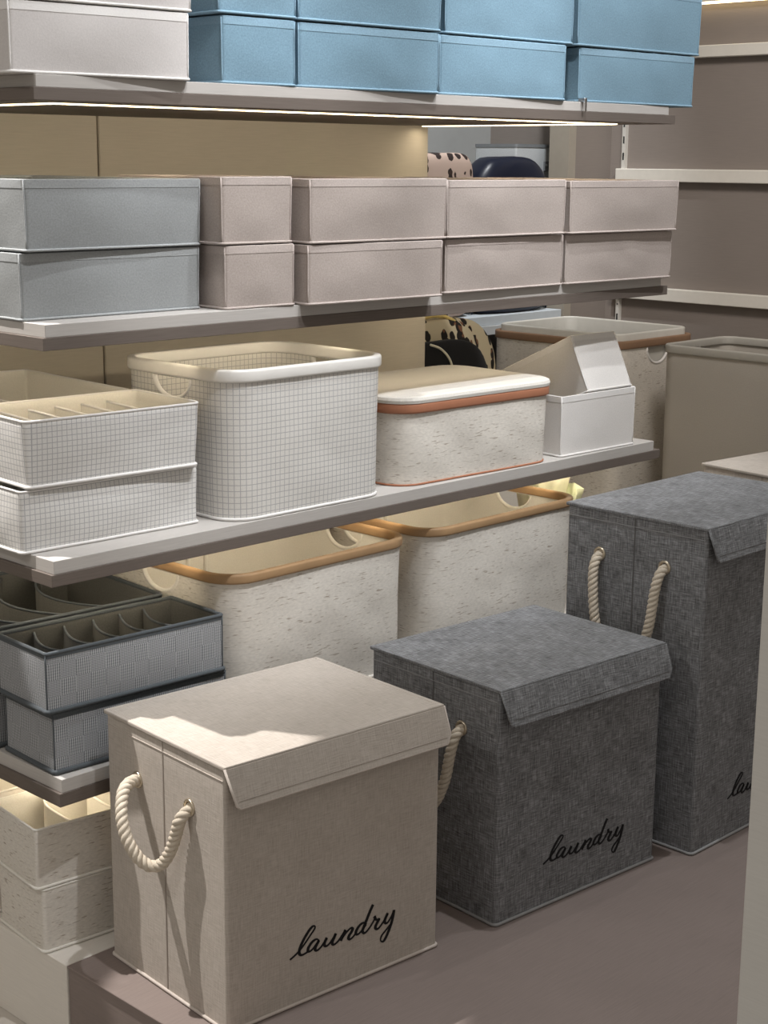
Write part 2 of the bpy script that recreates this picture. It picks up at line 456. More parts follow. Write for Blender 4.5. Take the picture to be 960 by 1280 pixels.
# display platform in front of the shelves
pf = thing('display_platform', 'low brown laminate platform carrying the laundry hampers', 'platform', (X0, 0.95, FLOOR))
bm = bmesh.new(); add_box(bm, 0.003, 1.93, 0, Y0 - 0.002 - 0.95, 0, 0.1435); mesh_obj('body', bm, 'platform', pf)
bm = bmesh.new(); add_box(bm, 0, 1.933, -0.003, Y0 - 0.001 - 0.95, 0.1445, 0.148, 0.0008); mesh_obj('top_panel', bm, 'platform', pf)
# pale partition beside the viewer
pp = thing('partition_panel', 'pale grey laminate partition standing in front of the tall grey hamper', 'panel', (1.53, 0.50, FLOOR))
bm = bmesh.new(); add_box(bm, 0, 0.03, 0, 0.398, 0.02, 1.16, 0.001); mesh_obj('slab', bm, 'column', pp)
bm = bmesh.new(); add_box(bm, -0.012, 0.042, 0.01, 0.388, 0, 0.02, 0.002); mesh_obj('foot', bm, 'strip_light', pp)

# shelving unit
su = thing('shelving_unit', 'double-layer taupe and grey shop shelving with warm light strips under the shelves', 'shelf', (X0, Y0, FLOOR))
def su_box(name, x0, x1, y0, y1, z0, z1, mat, bev=0.0, parent=su):
    bm = bmesh.new(); add_box(bm, x0 - X0, x1 - X0, y0 - Y0, y1 - Y0, z0 - FLOOR, z1 - FLOOR, bev)
    return mesh_obj(name, bm, mat, parent)
su_box('base', X0, XR, Y0, YB - 0.0005, FLOOR, 0.0, 'base_light', 0.001)
for a, b in ((X0 - 0.9, 1.8385), (1.8425, 2.757)):
    su_box('back_panel', a, b, YB, YB + 0.012, FLOOR, 1.78, 'spine', 0.002)
su_box('spine', X0 - 0.9, 2.756, YB + 0.012, YB + 0.07, FLOOR, 1.78, 'spine')
SHELVES = [(1.289, 1.3065, 1.3235), (0.945, 0.9635, 0.982), (0.600, 0.6185, 0.6386), (0.2585, 0.2800, 0.3012)]
def area(name, loc, sx, sy, watt, color, rot=(0, 0, 0)):
    l = bpy.data.lights.new(name, 'AREA'); l.shape = 'RECTANGLE'; l.size = sx; l.size_y = sy; l.energy = watt; l.color = color
    o = bpy.data.objects.new(name, l); COL.objects.link(o); o.location = loc; o.rotation_euler = rot
for i, (zb, zm, zt) in enumerate(SHELVES):
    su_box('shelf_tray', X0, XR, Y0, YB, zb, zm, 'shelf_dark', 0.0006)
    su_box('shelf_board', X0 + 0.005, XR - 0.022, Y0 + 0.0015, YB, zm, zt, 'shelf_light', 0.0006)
    d = 0.085
    su_box('light_strip', X0 + d, XR - d, Y0 + d - 0.003, Y0 + d + 0.003, zb - 0.002, zb, 'led')
    su_box('light_strip', X0 + d, X0 + d + 0.008, Y0 + d + 0.006, YB - 0.02, zb - 0.002, zb, 'led')
    su_box('light_strip', XR - d - 0.008, XR - d, Y0 + d + 0.006, YB - 0.02, zb - 0.002, zb, 'led')
    w = (1.8, 1.2, 1.4, 1.4)[i]
    area('shelf_strip_light', ((X0 + XR) / 2, Y0 + d + 0.001, zb - 0.0045), XR - X0 - 2 * d, 0.005, w, (1.0, 0.86, 0.64), (math.radians(76), 0, 0))
    for xx in (X0 + d + 0.004, XR - d - 0.004):
        area('shelf_strip_light', (xx, (Y0 + YB) / 2 + 0.035, zb - 0.0045), 0.005, 0.52, w * 0.22, (1.0, 0.86, 0.64))

# ------------------------------------------------------------------ soft boxes
def fabric_box(name, label, fit, mats, trim, group, seed=0, r=0.005, bulge=0.003, wr=0.0016, hem=True, seams=True,
               sag=0.0, dividers=(), div_h=0.8, lining=None, pipe=0.0022, cat='storage box', curl=0.5, bow=0.0):
    x, y, rz, w, d, h, tp, z = fit
    t = thing(name, label, cat, root_at(fit), rz, group)
    sh = Shell(w, d, h, r, 0.004, tp, bulge, wr, sag, seed=seed)
    sh.build('shell', mats, t)
    if hem: sh.band('hem', 1 - (0.011 if hem is True else hem) / h, 1.004, 0.0006, trim, t)
    tube('rim_piping', sh.ring(1.0, -0.001, 0.0), pipe * .8, trim, t, True)
    tube('base_piping', [p + Vector((0, 0, pipe)) for p in sh.ring(0.0, 0.0012)], pipe, trim, t, True)
    if seams:
        for k in range(4):
            i = k * (sh.nc + sh.ns) + sh.nc // 2
            tube('corner_seam', [sh.pt(i, v / 6, 0.0006) for v in range(7)], 0.0013, trim, t)
    lin = lining or mats[1]
    for n_, fx in enumerate(dividers):
        cx = -w / 2 + fx * w; bm = bmesh.new(); pts = []
        y0, y1 = -d / 2 + 0.004, d / 2 - 0.004
        for j in range(13):
            s = j / 12; pts.append((cx - bow * math.sin(math.pi * s) + 0.028 * curl * max(0, s - 0.62) ** 2 / 0.145, y0 + (y1 - y0) * s))
        hd = h * div_h; V = []
        for j, (px, py) in enumerate(pts):
            zt = hd - 0.004 * math.sin(math.pi * j / 12)
            V.append([bm.verts.new((px - .0012, py, 0.004)), bm.verts.new((px - .0012, py, zt)), bm.verts.new((px + .0012, py, zt)), bm.verts.new((px + .0012, py, 0.004))])
        for j in range(12):
            for k in range(4): bm.faces.new((V[j][k], V[j][(k + 1) % 4], V[j + 1][(k + 1) % 4], V[j + 1][k]))
        bm.faces.new(V[0]); bm.faces.new(list(reversed(V[-1])))
        bmesh.ops.recalc_face_normals(bm, faces=list(bm.faces))
        dv = mesh_obj('divider', bm, lin, t)
        tube('divider_binding', [Vector((px, py, hd - 0.004 * math.sin(math.pi * j / 12))) for j, (px, py) in enumerate(pts)], 0.0022, trim, dv)
    return t

z1, z2, z3, z4 = 1.3237, 0.9822, 0.6388, 0.3014
WT = ('white_felt', 'white_felt'); BL = ('blue_felt', 'blue_felt'); GR = ('gray_felt', 'gray_felt'); PK = ('pink_felt', 'pink_felt')
# top shelf
G = 'storage boxes on the top shelf'
fabric_box('storage_box', 'off-white fabric box, lower of the pair beside the blue boxes', (1.25, 1.925, -4.0, .291, .34, .094, .001, z1), WT, 'white_trim', G, 1)
fabric_box('storage_box', 'off-white fabric box, upper of the pair beside the blue boxes', (1.248, 1.924, -3.8, .298, .34, .11, .003, z1 + .097), WT, 'white_trim', G, 2)
blues = [(1.571, 1.865, -2.6, .138, 'narrow stack next to the off-white boxes'), (1.727, 1.869, -3.0, .300, 'second stack from the off-white boxes'),
         (2.048, 1.869, -2.0, .322, 'third stack from the off-white boxes'), (2.462, 1.896, -1.4, .362, 'shelf-end stack by the wall')]
blues2 = [(1.569, 1.869, -2.4, .146), (1.726, 1.868, -2.9, .303), (2.064, 1.873, -1.1, .335), (2.424, 1.872, -1.3, .380)]
for k, (x, y, r_, w, lab) in enumerate(blues):
    kk = 1.923 / y; x, y, w = x * kk, y * kk, w * kk
    t = fabric_box('storage_box', 'blue fabric storage box, lower one of the ' + lab, (x, y, r_, w, .26 if k == 0 else .36, .098, .001, z1), BL, 'blue_trim', G, 10 + k, wr=0.0045)
    if k == 3:
        bm = bmesh.new()
        add_box(bm, -w / 2 - .002, -w / 2 + .006, -.1965, -.180, .001, .007, .001)
        add_box(bm, -w / 2 - .001, -w / 2 + .005, -.1965, -.195, -.018, .003, .0006)
        mesh_obj('zip_pull', bm, 'zip_metal', t)['label'] = 'small silver zip pull hanging from the corner'
    x, y, r_, w = blues2[k]; kk = 1.922 / y; x, y, w = x * kk, y * kk, w * kk
    fabric_box('storage_box', 'blue fabric storage box, upper one of the ' + lab, (x, y, r_, w, .26 if k == 0 else .36, .115, .002, z1 + .102), BL, 'blue_trim', G, 20 + k, wr=0.0045)
# second shelf
G = 'fabric boxes on the second shelf'
fabric_box('storage_box', 'grey fabric box, lower of the pair beside the pink boxes', (1.282, 1.971, -0.5, .322, .42, .095, .002, z2), GR, 'gray_felt_trim', G, 31, bulge=.004)
fabric_box('storage_box', 'open grey fabric box, upper of the pair beside the pink boxes', (1.286, 1.958, 1.2, .318, .44, .100, .003, z2 + .0985), GR, 'gray_felt_trim', G, 32, bulge=.005)
pl = [(1.620, 1.922, -2.4, .138, .097, 'narrow stack next to the grey boxes'), (1.771, 1.895, -2.0, .306, .095, 'second stack from the grey boxes'),
      (2.113, 1.908, 0.2, .332, .094, 'third stack from the grey boxes'), (2.455, 1.908, -2.0, .332, .093, 'stack at the open shelf end')]
pu = [(1.615, 1.922, -1.4, .140, .102), (1.774, 1.893, -0.6, .317, .101), (2.110, 1.902, -0.3, .326, .099), (2.452, 1.898, -2.6, .330, .098)]
for k in range(4):
    x, y, r_, w, h, lab = pl[k]
    fabric_box('storage_box', 'dusty pink fabric box, lower one of the ' + lab, (x, y, r_, w, .26 if k == 0 else .40, h, .001, z2), PK, 'pink_trim', G, 40 + k, wr=0.0042)
    x, y, r_, w, h2 = pu[k]
    fabric_box('storage_box', 'dusty pink open fabric box, upper one of the ' + lab, (x, y, r_, w, .27 if k == 0 else .42, h2, .002, z2 + h + .003), PK, 'pink_trim', G, 50 + k, wr=0.0042)
# third shelf: gridded organisers
G = 'gridded organisers on the third shelf'
GC = ('grid_cloth', 'cream_lining')
fabric_box('organizer_box', 'white gridded fabric box under the front divided organizer', (1.271, 1.978, -1.6, .324, .165, .094, .001, z3), GC, 'white_trim', G, 61, r=.006, bulge=.005, wr=.0045, hem=False, seams=False, pipe=.0026)
fabric_box('organizer_box', 'white gridded organizer with five dividers, on top of a gridded box', (1.283, 1.974, -3.6, .300, .172, .101, .006, z3 + .097), GC, 'white_trim', G, 62, r=.006, bulge=.003, wr=.003, hem=False, seams=False,
           dividers=(.2, .36, .52, .68, .84), div_h=.88, curl=-.3, pipe=.003)
fabric_box('organizer_box', 'larger white gridded organizer behind the front divided one', (1.305, 2.165, -3.6, .292, .335, .098, .003, z3 + .098), GC, 'white_trim', G, 63, r=.006, wr=.002, hem=False, seams=False,
           dividers=(.3, .6), div_h=.72, curl=.4, pipe=.003)
fabric_box('organizer_box', 'white gridded box beneath the larger rear organizer', (1.303, 2.163, -3.2, .292, .335, .095, .001, z3), GC, 'white_trim', G, 64, r=.006, wr=.002, hem=False, seams=False, pipe=.0026)
# fourth shelf: block-printed organisers
G = 'grey patterned organisers on the fourth shelf'
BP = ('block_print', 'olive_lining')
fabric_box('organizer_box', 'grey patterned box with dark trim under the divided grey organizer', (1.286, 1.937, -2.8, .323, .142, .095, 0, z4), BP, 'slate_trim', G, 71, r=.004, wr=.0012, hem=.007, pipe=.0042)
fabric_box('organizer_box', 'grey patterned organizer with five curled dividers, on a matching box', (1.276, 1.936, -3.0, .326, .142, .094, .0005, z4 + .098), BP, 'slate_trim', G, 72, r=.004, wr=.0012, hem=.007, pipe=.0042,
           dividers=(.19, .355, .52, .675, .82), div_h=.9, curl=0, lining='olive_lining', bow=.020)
fabric_box('organizer_box', 'larger grey patterned organizer with looped dividers, under the third shelf', (1.285, 2.098, -3.5, .318, .300, .096, .001, z4 + .098), BP, 'slate_trim', G, 73, r=.004, wr=.0012, hem=.007, pipe=.0042,
           dividers=(.28, .52, .76), div_h=.9, curl=.6, bow=.05)
fabric_box('organizer_box', 'grey patterned box beneath the larger looped organizer', (1.283, 2.098, -3.2, .318, .300, .095, 0, z4), BP, 'slate_trim', G, 74, r=.004, wr=.0012, hem=.007, pipe=.0042)
# on the base
G = 'speckled organisers on the base'
SP = ('speckle_cloth', 'cream_lining')
fabric_box('organizer_box', 'cream speckled box on the base under the lowest shelf organizer', (1.275, 1.968, -5.3, .30, .146, .105, .001, 0.0005), SP, 'cream_lining', G, 81, r=.006, wr=.002, hem=False, seams=False, pipe=.0026)
b = fabric_box('organizer_box', 'cream speckled organizer with inner cells, lit from the shelf above', (1.268, 1.972, -6.5, .30, .150, .098, 0, .1075), SP, 'cream_lining', G, 82, r=.006, wr=.002, hem=False, seams=False, pipe=.0026,
               dividers=(.24, .5, .76), div_h=.92, curl=.8)
fabric_box('organizer_box', 'cream speckled box on the base behind the lit organizer', (1.30, 2.14, -5, .30, .30, .105, .001, 0.0005), SP, 'cream_lining', G, 83, r=.006, wr=.002, hem=False, seams=False, pipe=.0026)
fabric_box('organizer_box', 'cream speckled organizer behind the lit one, upper of its pair', (1.30, 2.142, -5, .30, .30, .098, .001, .1085), SP, 'cream_lining', G, 84, r=.006, wr=.002, hem=False, seams=False, pipe=.0026, dividers=(.33, .66), div_h=.9, curl=.8)

# plain white boxes at the shelf end
fabric_box('storage_box', 'plain white open box at the shelf end holding a tilted box', (2.487, 1.930, -1.7, .233, .32, .120, .001, z3), ('white_cloth', 'white_cloth'), 'white_trim', 'plain white boxes', 91, bulge=.001, wr=.001)
t = fabric_box('storage_box', 'narrow white box tipped backwards inside the plain white box', (2.573, 1.931, -1.8, .140, .262, .119, .0005, 0), ('white_cloth', 'white_cloth'), 'white_trim', 'plain white boxes', 92, bulge=.001, wr=.001)
ax = math.radians(-25.5); a = math.radians(-1.8)
piv = Vector((2.573, 1.931, 0.7615))
Rm = Matrix.Rotation(a, 3, 'Z') @ Matrix.Rotation(ax, 3, 'X')
t.location = piv + Rm @ Vector((.070, .131, 0)); t.rotation_euler = Rm.to_euler()

# ------------------------------------------------------------------ baskets with hard rims
def basket(name, label, fit, mats, rim_mat, group, seed, r=.05, rim_h=.02, hole=(.095, .035), bind='white_trim', wr=.003, bulge=.004, ring=None, strap=None, cat='basket', base=None):
    x, y, rz, w, d, h, tp, z = fit
    t = thing(name, label, cat, root_at(fit), rz, group)
    sh = Shell(w, d, h - rim_h * .5, r, 0.004, tp, bulge, wr, seed=seed, nc=6, ns=16, nv=10, freq=7)
    cut = None
    hz = h - rim_h - .002
    if hole:
        E_ = half_ellipse(hole[0], hole[1]); bm = bmesh.new()
        rings = [[bm.verts.new((xx, u, hz + v)) for u, v in E_] for xx in (-w, w)]
        n = len(E_)
        for i in range(n):
            k = (i + 1) % n; bm.faces.new((rings[0][i], rings[0][k], rings[1][k], rings[1][i]))
        bm.faces.new(rings[0]); bm.faces.new(rings[1]); bmesh.ops.recalc_face_normals(bm, faces=list(bm.faces))
        cut = mesh_obj('cutter', bm, 'slot')
    sh.build('body', mats, t, cut)
    W, D = w + 2 * tp, d + 2 * tp
    sweep_rim('rim', W, D, r + tp, h - rim_h, h, -.009, .005, rim_mat, t)
    if ring:
        sweep_rim('inner_ring', W - .022, D - .022, r, h - rim_h - .05, h + ring[1], -.010, .002, ring[0], t)
    if hole:
        for sx in (-1, 1):
            i = [k for k, p in enumerate(sh.P) if p[2] * sx > .99 and abs(p[1]) < .02][0]
            pts = []
            for u, v in half_ellipse(hole[0], hole[1]):
                vv = (hz + v) / sh.h; p = sh.pt(i, vv, -.002); pts.append(Vector((p.x, u, hz + v)))
            tube('handle_binding', pts, .0042, bind, t, False, 6)
    if strap:
        for xx in (-.02, .02):
            i = min(range(sh.N), key=lambda k: abs(sh.P[k][0] - xx) + (0 if sh.P[k][3] > .9 else 9))
            tube('inner_seam', [sh.pt(i, v / 8, -.0055) for v in range(1, 9)], .004, strap, t)
    tube('base_piping', [p + Vector((0, 0, .003)) for p in sh.ring(0, .0005)], .003, base or bind, t, True)
    return t, sh
basket('basket', 'tall white gridded basket with white rim and cut-out handles', (1.628, 1.921, -.4, .352, .292, .247, .004, z3), ('grid_basket', 'grid_basket'), 'white_plastic', None, 101, r=.05, rim_h=.021, wr=.004, bulge=.003, strap=None)
G = 'speckled baskets under the third shelf'
SC = ('speckle_cloth', 'cream_lining')
basket('basket', 'cream speckled basket with tan rim, beside the grey organizers', (1.626, 1.932, .3, .432, .345, .2475, .004, z4), SC, 'wood_rim', G, 102, r=.055, rim_h=.017, wr=.006, strap='cream_lining', bind='cream_lining', base='speckle_cloth')
basket('basket', 'cream speckled basket with tan rim, behind the tall grey hamper', (2.106, 1.932, .3, .450, .345, .2495, .004, z4), SC, 'wood_rim', G, 103, r=.05, rim_h=.017, wr=.006, strap='cream_lining', bind='cream_lining', base='speckle_cloth')
# low lidded box
fit = (2.030, 1.936, -2.2, .420, .28, .150, .004, z3)
t = thing('lidded_box', 'cream speckled low box with terracotta band and pale lid', 'storage box', root_at(fit), -2.2)
sh = Shell(.420, .28, .142, .05, .004, .004, .003, .008, seed=111, nc=6, ns=16, nv=10, freq=8)
sh.build('body', ('speckle_cloth', 'cream_lining'), t)
sweep_rim('rim', .428, .288, .054, .132, .151, -.008, .005, 'terracotta', t)
tube('base_piping', [p + Vector((0, 0, .002)) for p in sh.ring(0, .0008)], .002, 'terracotta', t, True)
bm = bmesh.new(); P = rrect(.432, .292, .055, 10, 8); L = []
for o, z in ((-.004, .1505), (.003, .1505), (.004, .156), (.002, .161), (-.004, .1635), (-.03, .165)):
    L.append([bm.verts.new((p[0] + p[2] * o, p[1] + p[3] * o, z)) for p in P])
for j in range(len(L) - 1):
    for i in range(len(P)):
        k = (i + 1) % len(P); bm.faces.new((L[j][i], L[j][k], L[j + 1][k], L[j + 1][i]))
bm.faces.new(L[-1]); bm.faces.new(list(reversed(L[0])))
mesh_obj('lid', bm, 'lid_cloth', t, False)
# tall baskets beyond the shelf end
basket('basket', 'tall cream speckled basket with brown rim and white inner ring', (3.795, 2.495, 90, .435, .350, .62, .004, .1305), ('speckle_cloth', 'crate_cloth'), 'brown_rim', None, 104, r=.04, rim_h=.022, ring=('pale_plastic', .018), hole=(.10, .045), bind='white_trim')
basket('basket', 'tall plain grey-taupe canvas basket with pale grey rim', (3.502, 1.930, 0, .30, .462, .62, .004, .1305), ('gray_canvas', 'gray_canvas'), 'gray_plastic', None, 105, r=.035, rim_h=.022, hole=None, bind='gray_plastic', wr=.0015, strap='gray_plastic')

# ------------------------------------------------------------------ laundry hampers
TXT=[
 [(110.9,76.6),(119.7,80.3),(128.6,85.3),(137.8,92.5),(147.6,101.9),(155.2,108.9),(157.7,112.8),(155.8,115.4),(151.9,115.2),(145.7,110.6),(137.8,102.0),(131.4,93.0),(128.0,85.0),(128.9,79.0),(133.6,76.7),(139.7,77.3),(144.8,78.4)],
 [(165.1,88.9),(160.8,92.7),(154.9,92.2),(149.0,88.7),(144.8,83.7),(144.2,79.6),(147.6,77.5),(153.8,79.9),(160.0,85.3),(164.5,89.5)],
 [(165.1,89.3),(161.1,84.4),(158.0,79.7),(158.0,76.3),(161.7,74.4),(167.9,76.8),(174.5,82.8),(179.9,88.7)],
 [(179.9,88.7),(176.4,83.6),(175.0,79.3),(177.0,76.2),(182.2,75.9),(189.6,81.6),(197.1,89.8)],
 [(197.1,89.8),(193.1,82.9),(190.2,78.0),(190.8,74.4),(194.8,73.1),(201.7,76.1),(209.8,83.6),(215.6,89.5)],
 [(215.6,89.5),(211.6,82.6),(206.4,74.6)],
 [(206.4,75.0),(213.3,81.5),(220.9,86.8),(226.7,88.8),(229.7,86.3),(227.3,82.2),(223.0,77.8),(221.5,74.1),(224.2,71.3),(229.2,72.3),(235.6,77.1)],
 [(256.9,85.8),(252.1,89.3),(245.6,88.7),(239.7,84.5),(236.2,79.3),(236.8,75.4),(240.9,74.3),(248.6,78.2),(256.3,85.0)],
 [(269.8,113.1),(263.9,104.1),(257.4,92.5),(251.5,82.1),(249.2,77.0),(251.0,72.9),(255.2,72.1),(262.3,76.6),(269.4,83.7),(273.6,89.7),(272.9,92.9)],
 [(272.9,92.9),(274.8,87.8),(278.4,85.7),(282.0,85.5),(279.1,81.5),(275.5,76.7),(274.9,73.0),(278.0,70.2),(282.8,71.4),(290.0,77.5),(296.0,84.4),(299.6,89.7)],
 [(299.6,89.7),(295.4,83.2),(293.3,77.9),(295.5,74.2),(299.8,74.3),(305.8,80.3),(312.4,90.6)],
 [(312.4,90.6),(309.5,77.3),(304.7,65.2),(298.2,53.4),(292.8,46.7),(288.5,45.9),(285.4,50.1),(287.8,56.3),(295.6,62.2),(305.9,69.8),(309.5,73.1)],
]

def lettering(w, d, parent):
    bm = bmesh.new()
    for st in TXT:
        P = catmull([(a_ / 1000 - w / 2, b_ / 1000, 0) for a_, b_ in st], 5); V = []
        for i, p in enumerate(P):
            q = P[min(i + 1, len(P) - 1)] - P[max(i - 1, 0)]; q.normalize()
            th = 0.0010 + 0.0013 * max(0, -q.y) + 0.0003 * abs(q.x)
            nrm = Vector((-q.y, q.x, 0)) * th
            V.append([bm.verts.new((p.x + s * nrm.x, -d / 2 - yy, p.y + s * nrm.y)) for s, yy in ((1, .0), (1, .0012), (-1, .0012), (-1, .0))])
        for i in range(len(V) - 1):
            for k in range(4): bm.faces.new((V[i][k], V[i][(k + 1) % 4], V[i + 1][(k + 1) % 4], V[i + 1][k]))
        bm.faces.new(V[0]); bm.faces.new(list(reversed(V[-1])))
    bmesh.ops.recalc_face_normals(bm, faces=list(bm.faces))
    o = mesh_obj('lettering', bm, 'ink', parent); o['label'] = 'black handwritten word laundry'
def rope(path, parent, mat, R=.0046, pitch=.030, r=.0050):
    P = catmull(path, 10); L = [0]
    for i in range(1, len(P)): L.append(L[-1] + (P[i] - P[i - 1]).length)
    tot = L[-1]; n = int(tot / .0022); Q = []; j = 0
    for k in range(n + 1):
        s = tot * k / n
        while j < len(P) - 2 and L[j + 1] < s: j += 1
        Q.append(P[j].lerp(P[j + 1], (s - L[j]) / max(1e-9, L[j + 1] - L[j])))
    bm = bmesh.new(); nrm = Vector((1, 0, 0)); fr = []
    for k in range(n + 1):
        t_ = (Q[min(k + 1, n)] - Q[max(k - 1, 0)]).normalized(); nrm = (nrm - t_ * nrm.dot(t_)).normalized(); fr.append((nrm.copy(), t_.cross(nrm)))
    for st in range(3):
        pts = []
        for k in range(n + 1):
            a_ = 2 * math.pi * (tot * k / n / pitch + st / 3); pts.append(Q[k] + fr[k][0] * math.cos(a_) * R + fr[k][1] * math.sin(a_) * R)
        add_tube(bm, pts, r, False, 7)
    return mesh_obj('rope_handle', bm, mat, parent, True)
def hamper(label, fit, fab, trim, seam, rope_mat, rope_path, seed, flap=.058, text=True):
    x, y, rz, w, d, h, tp, z = fit
    t = thing('laundry_hamper', label, 'hamper', root_at(fit), rz, 'lidded laundry hampers')
    sh = Shell(w, d, h - .006, .006, .005, 0, .0, .0006, seed=seed, freq=6); sh.build('body', (fab, fab), t)
    tube('base_piping', [p + Vector((0, 0, .0028)) for p in sh.ring(0, .0010)], .0028, trim, t, True)
    for sx in (-1, 1):
        bm = bmesh.new(); add_box(bm, sx * w / 2 - .0008, sx * w / 2 + .0008, -.0012, .0012, .004, h - .008); mesh_obj('side_fold', bm, seam, t)
        bm = bmesh.new(); add_box(bm, sx * w / 2 - .001, sx * w / 2 + .0012, -d / 2 + .004, d / 2 - .004, h - .0235, h - .0225); mesh_obj('rim_stitching', bm, trim, t)
    # lid with a front flap that stands off a little
    bm = bmesh.new(); add_box(bm, -w / 2 - .003, w / 2 + .004, -d / 2 - .004, d / 2 + .003, h - .0065, h, .0018, 2)
    lid = mesh_obj('lid', bm, fab, t)
    bm = bmesh.new()
    for sx in (-1, 1): add_box(bm, sx * (w / 2 - .005) - .0005, sx * (w / 2 - .005) + .0005, -d / 2 + .004, d / 2 - .004, h - .0003, h + .0004)
    add_box(bm, -w / 2 + .004, w / 2 - .004, d / 2 - .0055, d / 2 - .0045, h - .0003, h + .0004)
    mesh_obj('lid_stitching', bm, trim, lid)
    ch = .010; F = [(-w / 2 - .002, 0), (-w / 2 + .008, -flap + .004), (-w / 2 + .013, -flap), (w / 2 + .004 - .006, -flap), (w / 2 + .007, -flap + ch + .004), (w / 2 + .0035, 0)]
    def fp(u, v, o): # on the flap: v below the lid edge, leaning out
        s = -v / flap
        return Vector((u, -d / 2 - .003 - .016 * s - o, h - .003 + v * .965))
    bm = bmesh.new(); A = [bm.verts.new(fp(u, v, .0018)) for u, v in F]; B = [bm.verts.new(fp(u, v, -.0018)) for u, v in F]
    bm.faces.new(A); bm.faces.new(list(reversed(B)))
    for i in range(len(F)): bm.faces.new((A[i], B[i], B[(i + 1) % len(F)], A[(i + 1) % len(F)]))
    bmesh.ops.recalc_face_normals(bm, faces=list(bm.faces))
    bmesh.ops.bevel(bm, geom=list(bm.edges), offset=.0009, segments=2, affect='EDGES')
    fl = mesh_obj('front_flap', bm, fab, t)
    bm = bmesh.new(); add_tube(bm, [fp(u, v, .002) for u, v in ((-w / 2 + .012, -flap + .011), (w / 2 - .002, -flap + .011))], .0005, False, 4)
    mesh_obj('flap_stitching', bm, seam, fl)
    tube('flap_piping', [fp(u, v, 0) for u, v in F], .0020, trim if fab == 'beige_linen' else fab, fl)
    if text: lettering(w, d, t)
    # grommets and rope on the left side
    for q in (rope_path[0], rope_path[-1]):
        bm = bmesh.new(); c = Vector((-w / 2 - .0008, -d / 2 + q[1], q[2]))
        add_tube(bm, [c + Vector((0, .0105 * math.cos(k * math.pi / 10), .0105 * math.sin(k * math.pi / 10))) for k in range(20)], .0026, True, 8)
        mesh_obj('grommet', bm, 'brass', t, True)
    rope([Vector((-w / 2 + a_, -d / 2 + b_, c_)) for a_, b_, c_ in rope_path], t, rope_mat)
    return t
zg = .315
rp = [(.008, .221, zg), (-.018, .214, zg + .002), (-.038, .202, .309), (-.052, .184, .284), (-.054, .168, .255), (-.046, .152, .229), (-.034, .139, .217), (-.022, .126, .222), (-.016, .112, .246), (-.014, .100, .276), (-.012, .091, .300), (.008, .086, zg)]
hamper('beige linen laundry hamper with cream rope handle', (1.325, 1.588, -4.6, .404, .305, .402, 0, .0005), 'beige_linen', 'beige_trim', 'beige_seam', 'rope', rp, 1)
def hang(zt, dz):
    return [(.008, .226, zt), (-.012, .226, zt - .010), (-.020, .225, zt - .04), (-.022, .216, zt - dz * .6), (-.024, .190, zt - dz * .92), (-.025, .155, zt - dz), (-.024, .122, zt - dz * .9), (-.022, .100, zt - dz * .6), (-.020, .090, zt - .04), (-.012, .086, zt - .010), (.008, .085, zt)]
hamper('dark grey heathered laundry hamper, the shorter grey one, beside the beige hamper', (1.841, 1.532, -4.2, .400, .306, .403, 0, .0005), 'gray_linen', 'gray_trim', 'dark_seam', 'rope', hang(.317, .15), 2)
hamper('tall dark grey heathered laundry hamper behind the shorter grey one', (2.300, 1.462, 0, .427, .302, .602, 0, .0005), 'gray_linen', 'gray_trim', 'dark_seam', 'rope', hang(.517, .19), 3)
hamper('tall beige laundry hamper, mostly hidden behind the tall grey one', (2.765, 1.500, -6, .40, .30, .606, 0, .0005), 'beige_linen', 'beige_trim', 'beige_seam', 'rope', [(a_ * .4 if a_ < 0 else a_, b_, c_) for a_, b_, c_ in hang(.52, .15)], 4)

# ------------------------------------------------------------------ rear rack with bags
rk = thing('display_rack', 'pale rack with bluish-white shelves seen past the back panel', 'rack', (2.70, 3.17, FLOOR))
def rk_box(name, x0, x1, y0, y1, z0, z1, mat):
    bm = bmesh.new(); add_box(bm, x0 - 2.70, x1 - 2.70, y0 - 3.17, y1 - 3.17, z0 - FLOOR, z1 - FLOOR, .001); return mesh_obj(name, bm, mat, rk)
for zt, yf in ((.34, 3.09), (.765, 3.09)): rk_box('shelf_board', 2.72, 3.96, yf, 3.58, zt - .028, zt, 'rack_board'); rk_box('shelf_board', 3.962, 4.19, 3.165, 3.58, zt - .028, zt, 'rack_board')
rk_box('side_panel', 2.70, 2.72, 3.17, 3.58, FLOOR, 1.9, 'rack_board')
rk_box('price_rail', 2.72, 3.955, 3.084, 3.09, .71, .737, 'crate_cloth')

